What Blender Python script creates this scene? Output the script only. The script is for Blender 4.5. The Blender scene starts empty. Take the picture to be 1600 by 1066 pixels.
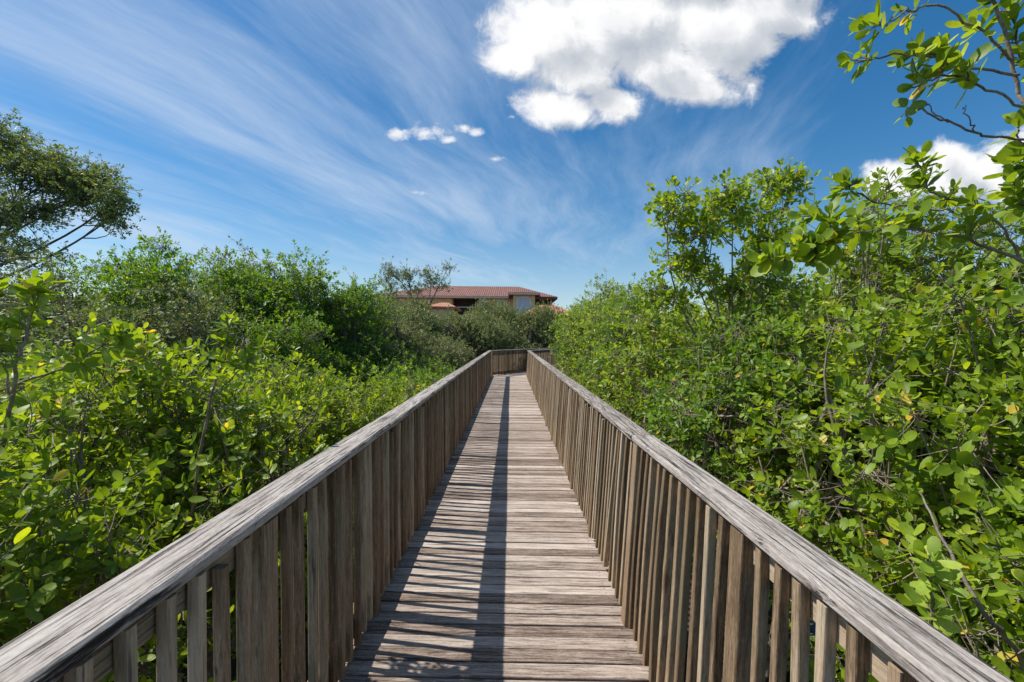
import bpy, math, random
import numpy as np
from mathutils import Matrix, Vector

# ------------------------------------------------------------------ camera, world, sun, exposure
sc = bpy.context.scene
C = sc.collection
DZ = 1.5                       # deck top above the water
EYE = DZ + 1.65
FPX, VX, VY, ROLL = 711.0, 798.0, 526.5, 0.010
cam = bpy.data.cameras.new('camera'); co = bpy.data.objects.new('camera', cam); C.objects.link(co)
cam.sensor_width = 36.0; cam.lens = 16.0; cam.clip_start = 0.05; cam.clip_end = 5000
co.matrix_world = (Matrix.Translation((0, 0, EYE)) @ Matrix.Rotation(-math.radians(0.16), 4, 'Z')
                   @ Matrix.Rotation(math.radians(90 - 0.52), 4, 'X') @ Matrix.Rotation(ROLL, 4, 'Z'))
sc.camera = co
sc.view_settings.view_transform = 'Standard'; sc.view_settings.look = 'None'
sc.view_settings.exposure = 0.34; sc.view_settings.gamma = 1.0
sc.cycles.max_bounces = 8; sc.cycles.diffuse_bounces = 3; sc.cycles.transmission_bounces = 6
sc.cycles.use_denoising = True

SUN = Vector((-1.0, 0.16, 1.42)).normalized()
sd = bpy.data.lights.new('sun', 'SUN'); so = bpy.data.objects.new('sun', sd); C.objects.link(so)
sd.energy = 4.6; sd.angle = math.radians(0.5); sd.color = (1.0, 0.95, 0.87)
so.rotation_euler = SUN.to_track_quat('Z', 'Y').to_euler(); so.location = SUN * 50


class NT:
    """tiny helper for node trees"""
    def __init__(s, tree): s.t = tree
    def n(s, typ, **kw):
        nd = s.t.nodes.new(typ)
        for k, v in kw.items():
            if k.startswith('i_'):
                key = k[2:]
                key = int(key) if key.isdigit() else key
                s.put(nd.inputs[key], v)
            else: setattr(nd, k, v)
        return nd
    def put(s, sock, v):
        if isinstance(v, bpy.types.NodeSocket): s.t.links.new(v, sock)
        else: sock.default_value = v
    def m(s, op, a, b=None, c=None, clamp=False):
        nd = s.t.nodes.new('ShaderNodeMath'); nd.operation = op; nd.use_clamp = clamp
        for i, v in enumerate((a, b, c)):
            if v is not None: s.put(nd.inputs[i], v)
        return nd.outputs[0]
    def vm(s, op, a, b=None):
        nd = s.t.nodes.new('ShaderNodeVectorMath'); nd.operation = op
        s.put(nd.inputs[0], a)
        if b is not None: s.put(nd.inputs[1], b)
        return nd.outputs[0]
    def ss(s, v, a, b, lo=0.0, hi=1.0):
        nd = s.t.nodes.new('ShaderNodeMapRange'); nd.interpolation_type = 'SMOOTHSTEP'
        s.put(nd.inputs[0], v); s.put(nd.inputs[1], a); s.put(nd.inputs[2], b); s.put(nd.inputs[3], lo); s.put(nd.inputs[4], hi)
        return nd.outputs[0]
    def noise(s, vec, scale, detail=4.0, rough=0.55, dist=0.0):
        nd = s.n('ShaderNodeTexNoise'); s.put(nd.inputs['Vector'], vec)
        nd.inputs['Scale'].default_value = scale; nd.inputs['Detail'].default_value = detail
        nd.inputs['Roughness'].default_value = rough; nd.inputs['Distortion'].default_value = dist
        return nd.outputs[0]
    def mix(s, f, a, b, typ='MIX'):
        nd = s.t.nodes.new('ShaderNodeMix'); nd.data_type = 'RGBA'; nd.blend_type = typ
        s.put(nd.inputs[0], f)
        s.put(nd.inputs[6], a if isinstance(a, bpy.types.NodeSocket) else (*a, 1.0))
        s.put(nd.inputs[7], b if isinstance(b, bpy.types.NodeSocket) else (*b, 1.0))
        return nd.outputs[2]
    def ramp(s, v, stops):
        nd = s.t.nodes.new('ShaderNodeValToRGB'); s.put(nd.inputs[0], v)
        el = nd.color_ramp.elements
        while len(el) < len(stops): el.new(0.5)
        for e, (p, c) in zip(el, stops): e.position = p; e.color = (*c, 1.0)
        return nd.outputs[0]
    def comb(s, x, y, z):
        nd = s.t.nodes.new('ShaderNodeCombineXYZ')
        for i, v in enumerate((x, y, z)): s.put(nd.inputs[i], v)
        return nd.outputs[0]


def build_world():
    w = bpy.data.worlds.new('World'); sc.world = w; w.use_nodes = True
    t = w.node_tree; t.nodes.clear(); g = NT(t)
    sky = g.n('ShaderNodeTexSky', sky_type='NISHITA', sun_disc=False)
    sky.sun_elevation = math.asin(SUN.z); sky.sun_rotation = math.atan2(SUN.x, SUN.y)
    sky.air_density = 1.0; sky.dust_density = 0.4; sky.ozone_density = 2.2; sky.altitude = 10
    hs = g.n('ShaderNodeHueSaturation'); g.put(hs.inputs['Color'], sky.outputs[0])
    hs.inputs['Hue'].default_value = 0.496; hs.inputs['Saturation'].default_value = 1.38; hs.inputs['Value'].default_value = 0.78
    base = hs.outputs[0]
    tc = g.n('ShaderNodeTexCoord')
    sx = g.n('ShaderNodeSeparateXYZ'); g.put(sx.inputs[0], tc.outputs['Generated'])
    X, Y, Z = sx.outputs
    # high thin cloud: streaks on a flat layer, running towards one point of the horizon
    zz = g.m('MAXIMUM', g.m('ADD', Z, 0.045), 0.03)
    px = g.m('DIVIDE', X, zz); py = g.m('DIVIDE', Y, zz)
    az = math.radians(17)
    al = g.m('ADD', g.m('MULTIPLY', px, math.sin(az)), g.m('MULTIPLY', py, math.cos(az)))
    ac = g.m('SUBTRACT', g.m('MULTIPLY', px, math.cos(az)), g.m('MULTIPLY', py, math.sin(az)))
    wob = g.noise(g.comb(al, ac, 0.0), 0.35, 3.0)
    ac2 = g.m('ADD', ac, g.m('MULTIPLY', wob, 0.9))
    n1 = g.noise(g.comb(g.m('MULTIPLY', al, 0.30), g.m('MULTIPLY', ac2, 1.0), 3.1), 1.0, 6.0, 0.55, 0.05)
    n2 = g.noise(g.comb(g.m('MULTIPLY', al, 0.9), g.m('MULTIPLY', ac2, 4.2), 7.7), 1.0, 7.0, 0.68, 0.12)
    n3 = g.noise(g.comb(al, ac, 11.0), 0.42, 2.0)
    f = g.m('ADD', g.m('MULTIPLY', n1, 0.62), g.m('ADD', g.m('MULTIPLY', n2, 0.35), g.m('MULTIPLY', n3, 0.25)))
    # fewer streaks to the right of the view
    side = g.ss(ac, -0.5, 1.1, 0.0, 0.16)
    f = g.m('SUBTRACT', f, side)
    cir = g.m('MULTIPLY', g.ss(f, 0.46, 0.84), 0.74)
    hz = g.ss(Z, 0.0, 0.32, 0.30, 0.0)
    cir = g.m('MAXIMUM', cir, hz)
    col = g.mix(cir, base, (3.9, 4.65, 5.7))
    # heaped clouds: given by direction in the sky, edges broken by noise
    yy = g.m('MAXIMUM', Y, 0.05)
    u = g.m('DIVIDE', X, yy); v = g.m('DIVIDE', Z, yy)
    def q(a, b): return ((a - VX) / FPX, (VY - b) / FPX)
    blobs = [(860, 60, 120, 75), (950, 35, 150, 95), (900, 115, 95, 62), (850, 165, 62, 44), (1010, 95, 120, 75), (1120, 55, 120, 88),
             (1195, 10, 105, 62), (1080, -60, 320, 70), (805, 95, 58, 42), (885, 172, 75, 42), (960, 160, 70, 40), (1060, 130, 90, 40), (1215,-30,80,60),
             (1420, 282, 78, 36), (1490, 268, 80, 52),
             (1580, 262, 100, 56), (1680, 240, 130, 80)]
    def field(uu, vv):
        cur = None
        for (a, b, rx, ry) in blobs:
            cu, cv = q(a, b)
            du = g.m('DIVIDE', g.m('SUBTRACT', uu, cu), rx / FPX); dv = g.m('DIVIDE', g.m('SUBTRACT', vv, cv), ry / FPX)
            d = g.m('SUBTRACT', 1.0, g.m('SQRT', g.m('ADD', g.m('MULTIPLY', du, du), g.m('MULTIPLY', dv, dv))))
            d = g.m('MULTIPLY', d, min(1.0, 0.30 + ry / 70.0)) if ry > 30 else g.m('MULTIPLY', g.m('SUBTRACT', d, 0.24), 0.36)
            if cur is None: cur = d
            else:
                nd = g.t.nodes.new('ShaderNodeMath'); nd.operation = 'SMOOTH_MAX'
                g.put(nd.inputs[0], cur); g.put(nd.inputs[1], d); nd.inputs[2].default_value = 0.12; cur = nd.outputs[0]
        na = g.noise(g.comb(uu, vv, 1.7), 7.5, 10.0, 0.64, 0.3)
        nb = g.noise(g.comb(uu, vv, 5.3), 3.2, 3.0, 0.5)
        return g.m('ADD', g.m('ADD', cur, 0.06), g.m('ADD', g.m('MULTIPLY', g.m('SUBTRACT', na, 0.5), 1.55), g.m('MULTIPLY', g.m('SUBTRACT', nb, 0.5), 0.9)))
    small = [(622, 212, 30, 13), (660, 210, 38, 17), (698, 221, 22, 8), (722, 202, 17, 11), (741, 210, 17, 9), (1146, 146, 22, 11), (1168, 137, 16, 12), (650, 303, 34, 10),
             (772, 250, 22, 11), (797, 184, 16, 7)]
    fs = None
    for (a, b, rx, ry) in small:
        cu, cv = q(a, b)
        du = g.m('DIVIDE', g.m('SUBTRACT', u, cu), rx / FPX); dv = g.m('DIVIDE', g.m('SUBTRACT', v, cv), ry / FPX)
        d = g.m('SUBTRACT', 1.0, g.m('SQRT', g.m('ADD', g.m('MULTIPLY', du, du), g.m('MULTIPLY', dv, dv))))
        if (a, b) in ((650, 303), (772, 250), (797, 184)): d = g.m('SUBTRACT', d, 0.30)
        fs = d if fs is None else g.m('MAXIMUM', fs, d)
    ns_ = g.noise(g.comb(g.m('MULTIPLY', u, 0.75), v, 2.2), 34.0, 8.0, 0.62, 0.2)
    fs = g.m('MULTIPLY', g.m('ADD', fs, g.m('MULTIPLY', g.m('SUBTRACT', ns_, 0.52), 2.6)), 0.75)
    f0 = field(u, v)
    f1 = field(g.m('SUBTRACT', u, 0.045), g.m('ADD', v, 0.055))      # a step towards the sun
    front = g.ss(Y, 0.05, 0.15)
    cm = g.m('MULTIPLY', g.m('MAXIMUM', g.ss(f0, 0.02, 0.42), g.m('MULTIPLY', g.ss(fs, 0.0, 0.75), 0.85)), front)
    lit = g.m('MAXIMUM', g.ss(g.m('SUBTRACT', f0, f1), -0.75, 0.50), g.m('MULTIPLY', g.ss(fs, -0.1, 0.3), 0.75))
    thick = g.ss(f0, 0.2, 1.3)
    low = g.ss(g.m('SUBTRACT', v, g.m('MULTIPLY', u, 0.35)), 0.72, 0.30)
    sh = g.m('SUBTRACT', g.m('ADD', g.m('MULTIPLY', lit, 0.75), 0.48), g.m('MULTIPLY', thick, g.m('ADD', 0.26, g.m('MULTIPLY', low, 0.30))), clamp=True)
    ccol = g.ramp(sh, [(0.0, (2.2, 2.5, 3.0)), (0.4, (3.0, 3.3, 3.75)), (0.75, (4.3, 4.5, 4.8)), (1.0, (6.3, 6.3, 6.35))])
    col = g.mix(cm, col, ccol)
    bg = g.n('ShaderNodeBackground'); g.put(bg.inputs[0], col); bg.inputs[1].default_value = 0.125
    out = g.n('ShaderNodeOutputWorld'); t.links.new(bg.outputs[0], out.inputs[0])
    w.cycles.sampling_method = 'MANUAL'; w.cycles.sample_map_resolution = 512
build_world()

# ------------------------------------------------------------------ helpers
RNG = np.random.default_rng(11)


def P(u, v, d):
    """direction of a photo point (1600 wide), d metres ahead -> world point"""
    a, b = u - VX, v - VY
    return np.array([(a + ROLL * b) / FPX * d, d, EYE - (b - ROLL * a) / FPX * d])


def unit(a): return a / np.maximum(np.linalg.norm(a, axis=-1, keepdims=True), 1e-9)


def mesh_obj(name, V, Fs, mats, parent=None, attrs=None, smooth=False, matidx=None):
    me = bpy.data.meshes.new(name)
    V = np.ascontiguousarray(V, dtype=np.float32)
    me.vertices.add(len(V)); me.vertices.foreach_set('co', V.ravel())
    Fs = [np.asarray(F, dtype=np.int32) for F in Fs if len(F)]
    loops = np.concatenate([F.ravel() for F in Fs])
    tot = np.concatenate([np.full(len(F), F.shape[1], dtype=np.int32) for F in Fs])
    st = np.concatenate([[0], np.cumsum(tot)[:-1]]).astype(np.int32)
    me.loops.add(len(loops)); me.loops.foreach_set('vertex_index', loops)
    me.polygons.add(len(tot)); me.polygons.foreach_set('loop_start', st); me.polygons.foreach_set('loop_total', tot)
    if smooth: me.polygons.foreach_set('use_smooth', np.ones(len(tot), dtype=bool))
    else: me.polygons.foreach_set('use_smooth', np.zeros(len(tot), dtype=bool))
    if matidx is not None: me.polygons.foreach_set('material_index', np.asarray(matidx, dtype=np.int32))
    for k, (typ, arr) in (attrs or {}).items():
        at = me.attributes.new(k, typ, 'POINT')
        at.data.foreach_set('vector' if typ == 'FLOAT_VECTOR' else 'value', np.ascontiguousarray(arr, dtype=np.float32).ravel())
    for m in (mats if isinstance(mats, (list, tuple)) else [mats]): me.materials.append(m)
    me.update(calc_edges=True)
    o = bpy.data.objects.new(name, me); C.objects.link(o)
    if parent is not None: o.parent = parent
    return o


def tag(o, label=None, cat=None, group=None, kind=None):
    if label: o['label'] = label
    if cat: o['category'] = cat
    if group: o['group'] = group
    if kind: o['kind'] = kind
    return o


def thing(name, label, cat, loc=(0, 0, 0), group=None):
    o = bpy.data.objects.new(name, None); C.objects.link(o); o.location = loc; o.empty_display_size = 0.3
    return tag(o, label, cat, group)

# ------------------------------------------------------------------ materials
def new_mat(name):
    m = bpy.data.materials.new(name); m.use_nodes = True; m.node_tree.nodes.clear()
    g = NT(m.node_tree); out = g.n('ShaderNodeOutputMaterial')
    return m, g, out


def wood_mat(name, cols, dark, crack=0.5, rough=0.85, green=0.0, tanedge=0.0, bump=0.5, ct=0.0, cs=120.0, rv=0.6):
    m, g, out = new_mat(name)
    a = g.n('ShaderNodeAttribute', attribute_name='wc'); r = g.n('ShaderNodeAttribute', attribute_name='wr')
    s = g.n('ShaderNodeSeparateXYZ'); g.put(s.inputs[0], a.outputs['Vector'])
    x, y, z = s.outputs; rnd = r.outputs['Fac']
    off = g.m('MULTIPLY', rnd, 37.0)
    # knots bend the grain
    vor = g.n('ShaderNodeTexVoronoi'); g.put(vor.inputs['Vector'], g.comb(g.m('ADD', g.m('MULTIPLY', x, 1.6), off), g.m('MULTIPLY', y, 6.5), g.m('MULTIPLY', z, 4.0)))
    vor.inputs['Scale'].default_value = 1.0; vor.inputs['Randomness'].default_value = 1.0
    kd = vor.outputs['Distance']
    kb = g.ss(kd, 0.42, 0.0)
    lowx = g.noise(g.comb(g.m('ADD', g.m('MULTIPLY', x, 1.4), off), g.m('MULTIPLY', y, 5.0), g.m('MULTIPLY', z, 5.0)), 1.0, 3.0)
    yb = g.m('ADD', y, g.m('ADD', g.m('MULTIPLY', lowx, 0.035), g.m('MULTIPLY', kb, 0.022)))
    v1 = g.comb(g.m('ADD', g.m('MULTIPLY', x, 4.5), off), g.m('MULTIPLY', yb, 85.0), g.m('MULTIPLY', z, 85.0))
    v2 = g.comb(g.m('ADD', g.m('MULTIPLY', x, 22.0), off), g.m('MULTIPLY', yb, 300.0), g.m('MULTIPLY', z, 300.0))
    g1 = g.noise(v1, 1.0, 4.0, 0.6); g2 = g.noise(v2, 1.0, 3.0, 0.6)
    big = g.noise(g.comb(g.m('ADD', g.m('MULTIPLY', x, 3.0), off), g.m('MULTIPLY', y, 9.0), g.m('ADD', g.m('MULTIPLY', z, 9.0), 4.0)), 1.0, 4.0, 0.6)
    spk = g.noise(g.comb(g.m('ADD', g.m('MULTIPLY', x, 60.0), off), g.m('MULTIPLY', y, 140.0), g.m('MULTIPLY', z, 140.0)), 1.0, 3.0, 0.7)
    tone = g.m('ADD', g.m('MULTIPLY', g.m('SUBTRACT', g1, 0.5), 1.25), g.m('ADD', g.m('MULTIPLY', g.m('SUBTRACT', g2, 0.5), 0.9),
               g.m('ADD', g.m('MULTIPLY', g.m('SUBTRACT', big, 0.5), 0.55), g.m('ADD', g.m('MULTIPLY', rnd, rv), g.m('ADD', 0.51 - rv / 2, g.m('MULTIPLY', g.m('SUBTRACT', spk, 0.5), 0.55))))))
    col = g.ramp(tone, cols)
    # hue differs board by board
    r2 = g.m('FRACT', g.m('MULTIPLY', rnd, 7.31))
    col = g.mix(g.m('MULTIPLY', r2, 0.35), col, (0.30, 0.20, 0.12), 'MIX') if tanedge > 0 else col
    if green > 0:
        gm = g.m('MULTIPLY', g.ss(g.m('FRACT', g.m('MULTIPLY', rnd, 13.7)), 0.45, 1.0), g.ss(big, 0.35, 0.7))
        col = g.mix(g.m('MULTIPLY', gm, green), col, (0.11, 0.125, 0.075))
    ck = g.noise(g.comb(g.m('ADD', g.m('MULTIPLY', x, 2.6), off), g.m('MULTIPLY', yb, cs), g.m('MULTIPLY', z, cs * .5)), 1.0, 5.0, 0.62)
    crk = g.ss(ck, 0.43 + ct, 0.34 + ct)
    wear = g.ss(big, 0.35, 0.62)
    crk = g.m('MULTIPLY', crk, g.m('ADD', 0.35 + 4 * ct, g.m('MULTIPLY', wear, 0.65), clamp=True))
    col = g.mix(g.m('MULTIPLY', crk, crack), col, dark)
    kn = g.ss(kd, 0.13, 0.045)
    col = g.mix(g.m('MULTIPLY', kn, 0.75), col, (0.10, 0.055, 0.03))
    h = g.m('SUBTRACT', g.m('ADD', g.m('MULTIPLY', g1, 0.5), g.m('MULTIPLY', g2, 0.35)), g.m('MULTIPLY', crk, 0.9))
    bp = g.n('ShaderNodeBump'); g.put(bp.inputs['Height'], h); bp.inputs['Strength'].default_value = bump; bp.inputs['Distance'].default_value = 0.004
    b = g.n('ShaderNodeBsdfPrincipled'); g.put(b.inputs['Base Color'], col); b.inputs['Roughness'].default_value = rough
    b.inputs['Specular IOR Level'].default_value = 0.25
    g.put(b.inputs['Normal'], bp.outputs[0]); m.node_tree.links.new(b.outputs[0], out.inputs[0])
    return m

M_DECK = wood_mat('deck_wood', [(0.0, (0.090, 0.063, 0.048)), (0.28, (0.235, 0.178, 0.143)), (0.60, (0.41, 0.338, 0.284)), (1.0, (0.60, 0.525, 0.46))], (0.028, 0.020, 0.016), 0.95, 0.88, 0.0, 0.0, 0.8, 0.01, 120.0, 0.66)
M_RAIL = wood_mat('rail_wood', [(0.0, (0.080, 0.064, 0.053)), (0.32, (0.205, 0.175, 0.152)), (0.60, (0.37, 0.330, 0.295)), (1.0, (0.53, 0.485, 0.44))], (0.022, 0.019, 0.017), 1.0, 0.85, 0.0, 0.0, 1.0, 0.035, 95.0, 0.25)
M_BAL = wood_mat('baluster_wood', [(0.0, (0.090, 0.058, 0.032)), (0.35, (0.220, 0.152, 0.090)), (0.7, (0.38, 0.285, 0.188)), (1.0, (0.52, 0.42, 0.30))], (0.028, 0.02, 0.014), 0.65, 0.85, 0.6, 0.3, 0.6, 0.0, 120.0, 0.95)


def leaf_mat(name, cols, yellow=0.985, rough=0.36, trans=0.30, under=1.2, spec=0.38):
    m, g, out = new_mat(name)
    a = g.n('ShaderNodeAttribute', attribute_name='lv'); s = g.n('ShaderNodeSeparateXYZ'); g.put(s.inputs[0], a.outputs['Vector'])
    rnd, ac, al = s.outputs
    col = g.ramp(rnd, cols)
    geo = g.n('ShaderNodeNewGeometry')
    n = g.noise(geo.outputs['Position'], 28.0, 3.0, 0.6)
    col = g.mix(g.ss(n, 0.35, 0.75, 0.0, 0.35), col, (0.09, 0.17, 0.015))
    sp_ = g.noise(geo.outputs['Position'], 160.0, 2.0, 0.5)
    col = g.mix(g.m('MULTIPLY', g.ss(sp_, 0.66, 0.74), g.ss(n, 0.45, 0.6)), col, (0.13, 0.075, 0.03))
    ye = g.m('GREATER_THAN', rnd, yellow)
    yc = g.mix(g.ss(n, 0.35, 0.65), (0.72, 0.42, 0.03), (0.62, 0.52, 0.10))
    col = g.mix(ye, col, yc)
    rib = g.m('MULTIPLY', g.ss(g.m('ABSOLUTE', ac), 0.10, 0.0), 0.35)
    col = g.mix(rib, col, (0.30, 0.36, 0.10))
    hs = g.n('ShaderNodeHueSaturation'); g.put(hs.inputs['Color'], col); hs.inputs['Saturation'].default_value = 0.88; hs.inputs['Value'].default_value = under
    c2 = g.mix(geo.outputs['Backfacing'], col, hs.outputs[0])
    b = g.n('ShaderNodeBsdfPrincipled'); g.put(b.inputs['Base Color'], c2)
    g.put(b.inputs['Roughness'], g.m('ADD', rough, g.m('MULTIPLY', n, 0.18))); b.inputs['Specular IOR Level'].default_value = spec
    tr = g.n('ShaderNodeBsdfTranslucent')
    g.put(tr.inputs[0], g.mix(1.0, col, (1.9, 1.75, 0.55), 'MULTIPLY'))
    mx = g.n('ShaderNodeMixShader'); mx.inputs[0].default_value = trans
    m.node_tree.links.new(b.outputs[0], mx.inputs[1]); m.node_tree.links.new(tr.outputs[0], mx.inputs[2])
    m.node_tree.links.new(mx.outputs[0], out.inputs[0])
    return m

LEAF = {
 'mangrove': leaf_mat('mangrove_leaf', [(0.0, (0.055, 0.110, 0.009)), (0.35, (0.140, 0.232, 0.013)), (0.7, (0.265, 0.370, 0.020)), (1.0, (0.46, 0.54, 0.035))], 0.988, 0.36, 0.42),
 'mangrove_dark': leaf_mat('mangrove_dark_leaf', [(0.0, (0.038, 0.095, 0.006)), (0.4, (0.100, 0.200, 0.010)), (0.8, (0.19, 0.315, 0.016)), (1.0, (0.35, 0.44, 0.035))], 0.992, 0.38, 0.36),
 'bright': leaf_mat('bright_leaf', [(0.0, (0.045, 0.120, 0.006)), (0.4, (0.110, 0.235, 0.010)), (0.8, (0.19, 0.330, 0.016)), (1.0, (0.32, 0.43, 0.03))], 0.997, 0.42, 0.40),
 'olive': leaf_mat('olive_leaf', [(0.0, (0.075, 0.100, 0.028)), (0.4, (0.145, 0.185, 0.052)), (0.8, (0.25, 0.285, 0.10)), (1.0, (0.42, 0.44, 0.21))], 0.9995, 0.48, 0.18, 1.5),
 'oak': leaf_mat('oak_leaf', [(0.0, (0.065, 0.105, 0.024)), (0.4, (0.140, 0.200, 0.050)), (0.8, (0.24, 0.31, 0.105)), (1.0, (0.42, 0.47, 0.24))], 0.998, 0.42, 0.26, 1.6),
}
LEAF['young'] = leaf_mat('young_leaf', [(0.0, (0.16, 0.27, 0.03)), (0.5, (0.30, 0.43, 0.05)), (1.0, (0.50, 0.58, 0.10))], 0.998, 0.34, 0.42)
def bark_mat(name, c0, c1):
    m, g, out = new_mat(name)
    geo = g.n('ShaderNodeNewGeometry')
    n = g.noise(geo.outputs['Position'], 14.0, 5.0, 0.65); n2 = g.noise(geo.outputs['Position'], 90.0, 3.0, 0.6)
    col = g.mix(g.ss(g.m('ADD', g.m('MULTIPLY', n, 0.7), g.m('MULTIPLY', n2, 0.3)), 0.35, 0.65), c0, c1)
    bp = g.n('ShaderNodeBump'); g.put(bp.inputs['Height'], n2); bp.inputs['Strength'].default_value = 0.5; bp.inputs['Distance'].default_value = 0.004
    b = g.n('ShaderNodeBsdfPrincipled'); g.put(b.inputs['Base Color'], col); b.inputs['Roughness'].default_value = 0.85
    g.put(b.inputs['Normal'], bp.outputs[0]); m.node_tree.links.new(b.outputs[0], out.inputs[0])
    return m
M_BARK = bark_mat('mangrove_bark', (0.13, 0.095, 0.07), (0.33, 0.28, 0.22))
M_BARKD = bark_mat('oak_bark', (0.07, 0.06, 0.05), (0.20, 0.17, 0.14))


def plain_mat(name, col, rough=0.8, var=0.25, scale=6.0, bump=0.0, metal=0.0):
    m, g, out = new_mat(name)
    geo = g.n('ShaderNodeNewGeometry')
    n = g.noise(geo.outputs['Position'], scale, 5.0, 0.6)
    c0 = tuple(c * (1 - var) for c in col); c1 = tuple(min(1, c * (1 + var)) for c in col)
    b = g.n('ShaderNodeBsdfPrincipled'); g.put(b.inputs['Base Color'], g.mix(g.ss(n, 0.3, 0.7), c0, c1)); b.inputs['Roughness'].default_value = rough
    b.inputs['Metallic'].default_value = metal
    if bump:
        bp = g.n('ShaderNodeBump'); g.put(bp.inputs['Height'], n); bp.inputs['Strength'].default_value = bump; bp.inputs['Distance'].default_value = 0.05
        g.put(b.inputs['Normal'], bp.outputs[0])
    m.node_tree.links.new(b.outputs[0], out.inputs[0])
    return m

# ------------------------------------------------------------------ ground and water
def grid_sheet(x0, x1, y0, y1, nx, ny, fz):
    xs = np.linspace(x0, x1, nx); ys = np.linspace(y0, y1, ny)
    X, Y = np.meshgrid(xs, ys); V = np.stack([X, Y, fz(X, Y)], -1).reshape(-1, 3)
    i = np.arange(nx - 1)[None, :] + nx * np.arange(ny - 1)[:, None]; i = i.ravel()
    return V, np.stack([i, i + 1, i + nx + 1, i + nx], -1)

def ground_z(X, Y):
    z = 0.10 * np.sin(X * 0.9 + 1.3 * np.sin(Y * 0.5)) + 0.08 * np.sin(Y * 1.1 + X * 0.4) + 0.03 * np.sin(X * 3.1) * np.sin(Y * 2.7)
    d = np.clip((np.hypot(X, Y - 10) - 42) / 20, 0, 1)
    return z * (1 - d) + 0.35 * d
M_MUD = plain_mat('mud', (0.055, 0.042, 0.030), 0.6, 0.5, 3.0, 0.6)
V, F = grid_sheet(-60, 60, -40, 80, 241, 241, ground_z)
R = 1500.0
o4 = np.array([[-R, -R, 0.35], [R, -R, 0.35], [R, R, 0.35], [-R, R, 0.35], [-60, -40, 0.35], [60, -40, 0.35], [60, 80, 0.35], [-60, 80, 0.35]])
nV = len(V); V = np.vstack([V, o4])
F2 = np.array([[0, 1, 5, 4], [1, 2, 6, 5], [2, 3, 7, 6], [3, 0, 4, 7]]) + nV
tag(mesh_obj('ground', V, [np.vstack([F, F2])], M_MUD, smooth=True), kind='structure')
m, g, out = new_mat('swamp_water')
b = g.n('ShaderNodeBsdfPrincipled'); b.inputs['Base Color'].default_value = (0.020, 0.022, 0.016, 1); b.inputs['Roughness'].default_value = 0.06
tc = g.n('ShaderNodeNewGeometry'); bp = g.n('ShaderNodeBump'); g.put(bp.inputs['Height'], g.noise(tc.outputs['Position'], 5.0, 3.0)); bp.inputs['Strength'].default_value = 0.15; bp.inputs['Distance'].default_value = 0.03
g.put(b.inputs['Normal'], bp.outputs[0]); m.node_tree.links.new(b.outputs[0], out.inputs[0])
V, F = grid_sheet(-45, 45, -30, 55, 2, 2, lambda X, Y: X * 0 + 0.02)
tag(mesh_obj('water', V, [F], m), kind='structure')

# ------------------------------------------------------------------ boards
class Boards:
    """collects rounded boards; wc = coordinates along/across the board, wr = one random number per board"""
    def __init__(s): s.V = []; s.F = []; s.E = []; s.wc = []; s.wr = []; s.n = 0
    def add(s, p0, p1, across, w, t, cham=0.004, nseg=4, warp=0.0, rnd=None, twist=0.0, side=None, rough=0.0):
        p0 = np.asarray(p0, float); p1 = np.asarray(p1, float); ax = p1 - p0; L = np.linalg.norm(ax); ax /= L
        ac = np.asarray(across, float); ac = ac - ax * (ac @ ax); ac /= np.linalg.norm(ac)
        th = np.cross(ax, ac); c = cham; hw, ht = w / 2, t / 2
        sec = [(-hw + c, -ht), (hw - c, -ht), (hw, -ht + c), (hw, ht - c), (hw - c * .3, ht - c * .3), (hw - c, ht), (-hw + c, ht), (-hw + c * .3, ht - c * .3), (-hw, ht - c), (-hw, -ht + c)]
        k = len(sec); sec = np.array(sec)
        rnd = RNG.random() if rnd is None else rnd
        oo = RNG.random(3) * 20
        wa, wb = RNG.normal(0, warp, 2) if warp else (0, 0)
        for i in range(nseg + 1):
            f = i / nseg; bend = math.sin(math.pi * f)
            jw = RNG.normal(0, rough) if rough else 0
            q = sec * np.array([1 + jw / max(w, 1e-6), 1])
            a = twist * (f - .5); ca, sa = math.cos(a), math.sin(a)
            qx = q[:, 0] * ca - q[:, 1] * sa; qy = q[:, 0] * sa + q[:, 1] * ca
            pt = p0 + ax * L * f + ac * (wa * bend) + th * (wb * bend)
            s.V.append(pt + qx[:, None] * ac + qy[:, None] * th)
            s.wc.append(np.stack([np.full(k, L * f + oo[0]), sec[:, 0] + oo[1], sec[:, 1] + oo[2]], -1))
            s.wr.append(np.full(k, rnd))
        for i in range(nseg):
            a0 = s.n + i * k
            for j in range(k):
                s.F.append((a0 + j, a0 + (j + 1) % k, a0 + k + (j + 1) % k, a0 + k + j))
        s.E.append([s.n + j for j in range(k)][::-1]); s.E.append([s.n + nseg * k + j for j in range(k)])
        s.n += (nseg + 1) * k
        return s
    def build(s, name, mat, parent):
        return mesh_obj(name, np.vstack(s.V), [np.array(s.F), np.array(s.E)], mat, parent,
                        {'wc': ('FLOAT_VECTOR', np.vstack(s.wc)), 'wr': ('FLOAT', np.concatenate(s.wr))})

XL, XR = -0.768, 0.663            # inner faces of the two railings at deck level
YE_L, YE_R = 18.9, 19.5           # where the walk turns
TURN = math.radians(29.6)
tdir = np.array([math.sin(TURN), math.cos(TURN), 0.0])

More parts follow.
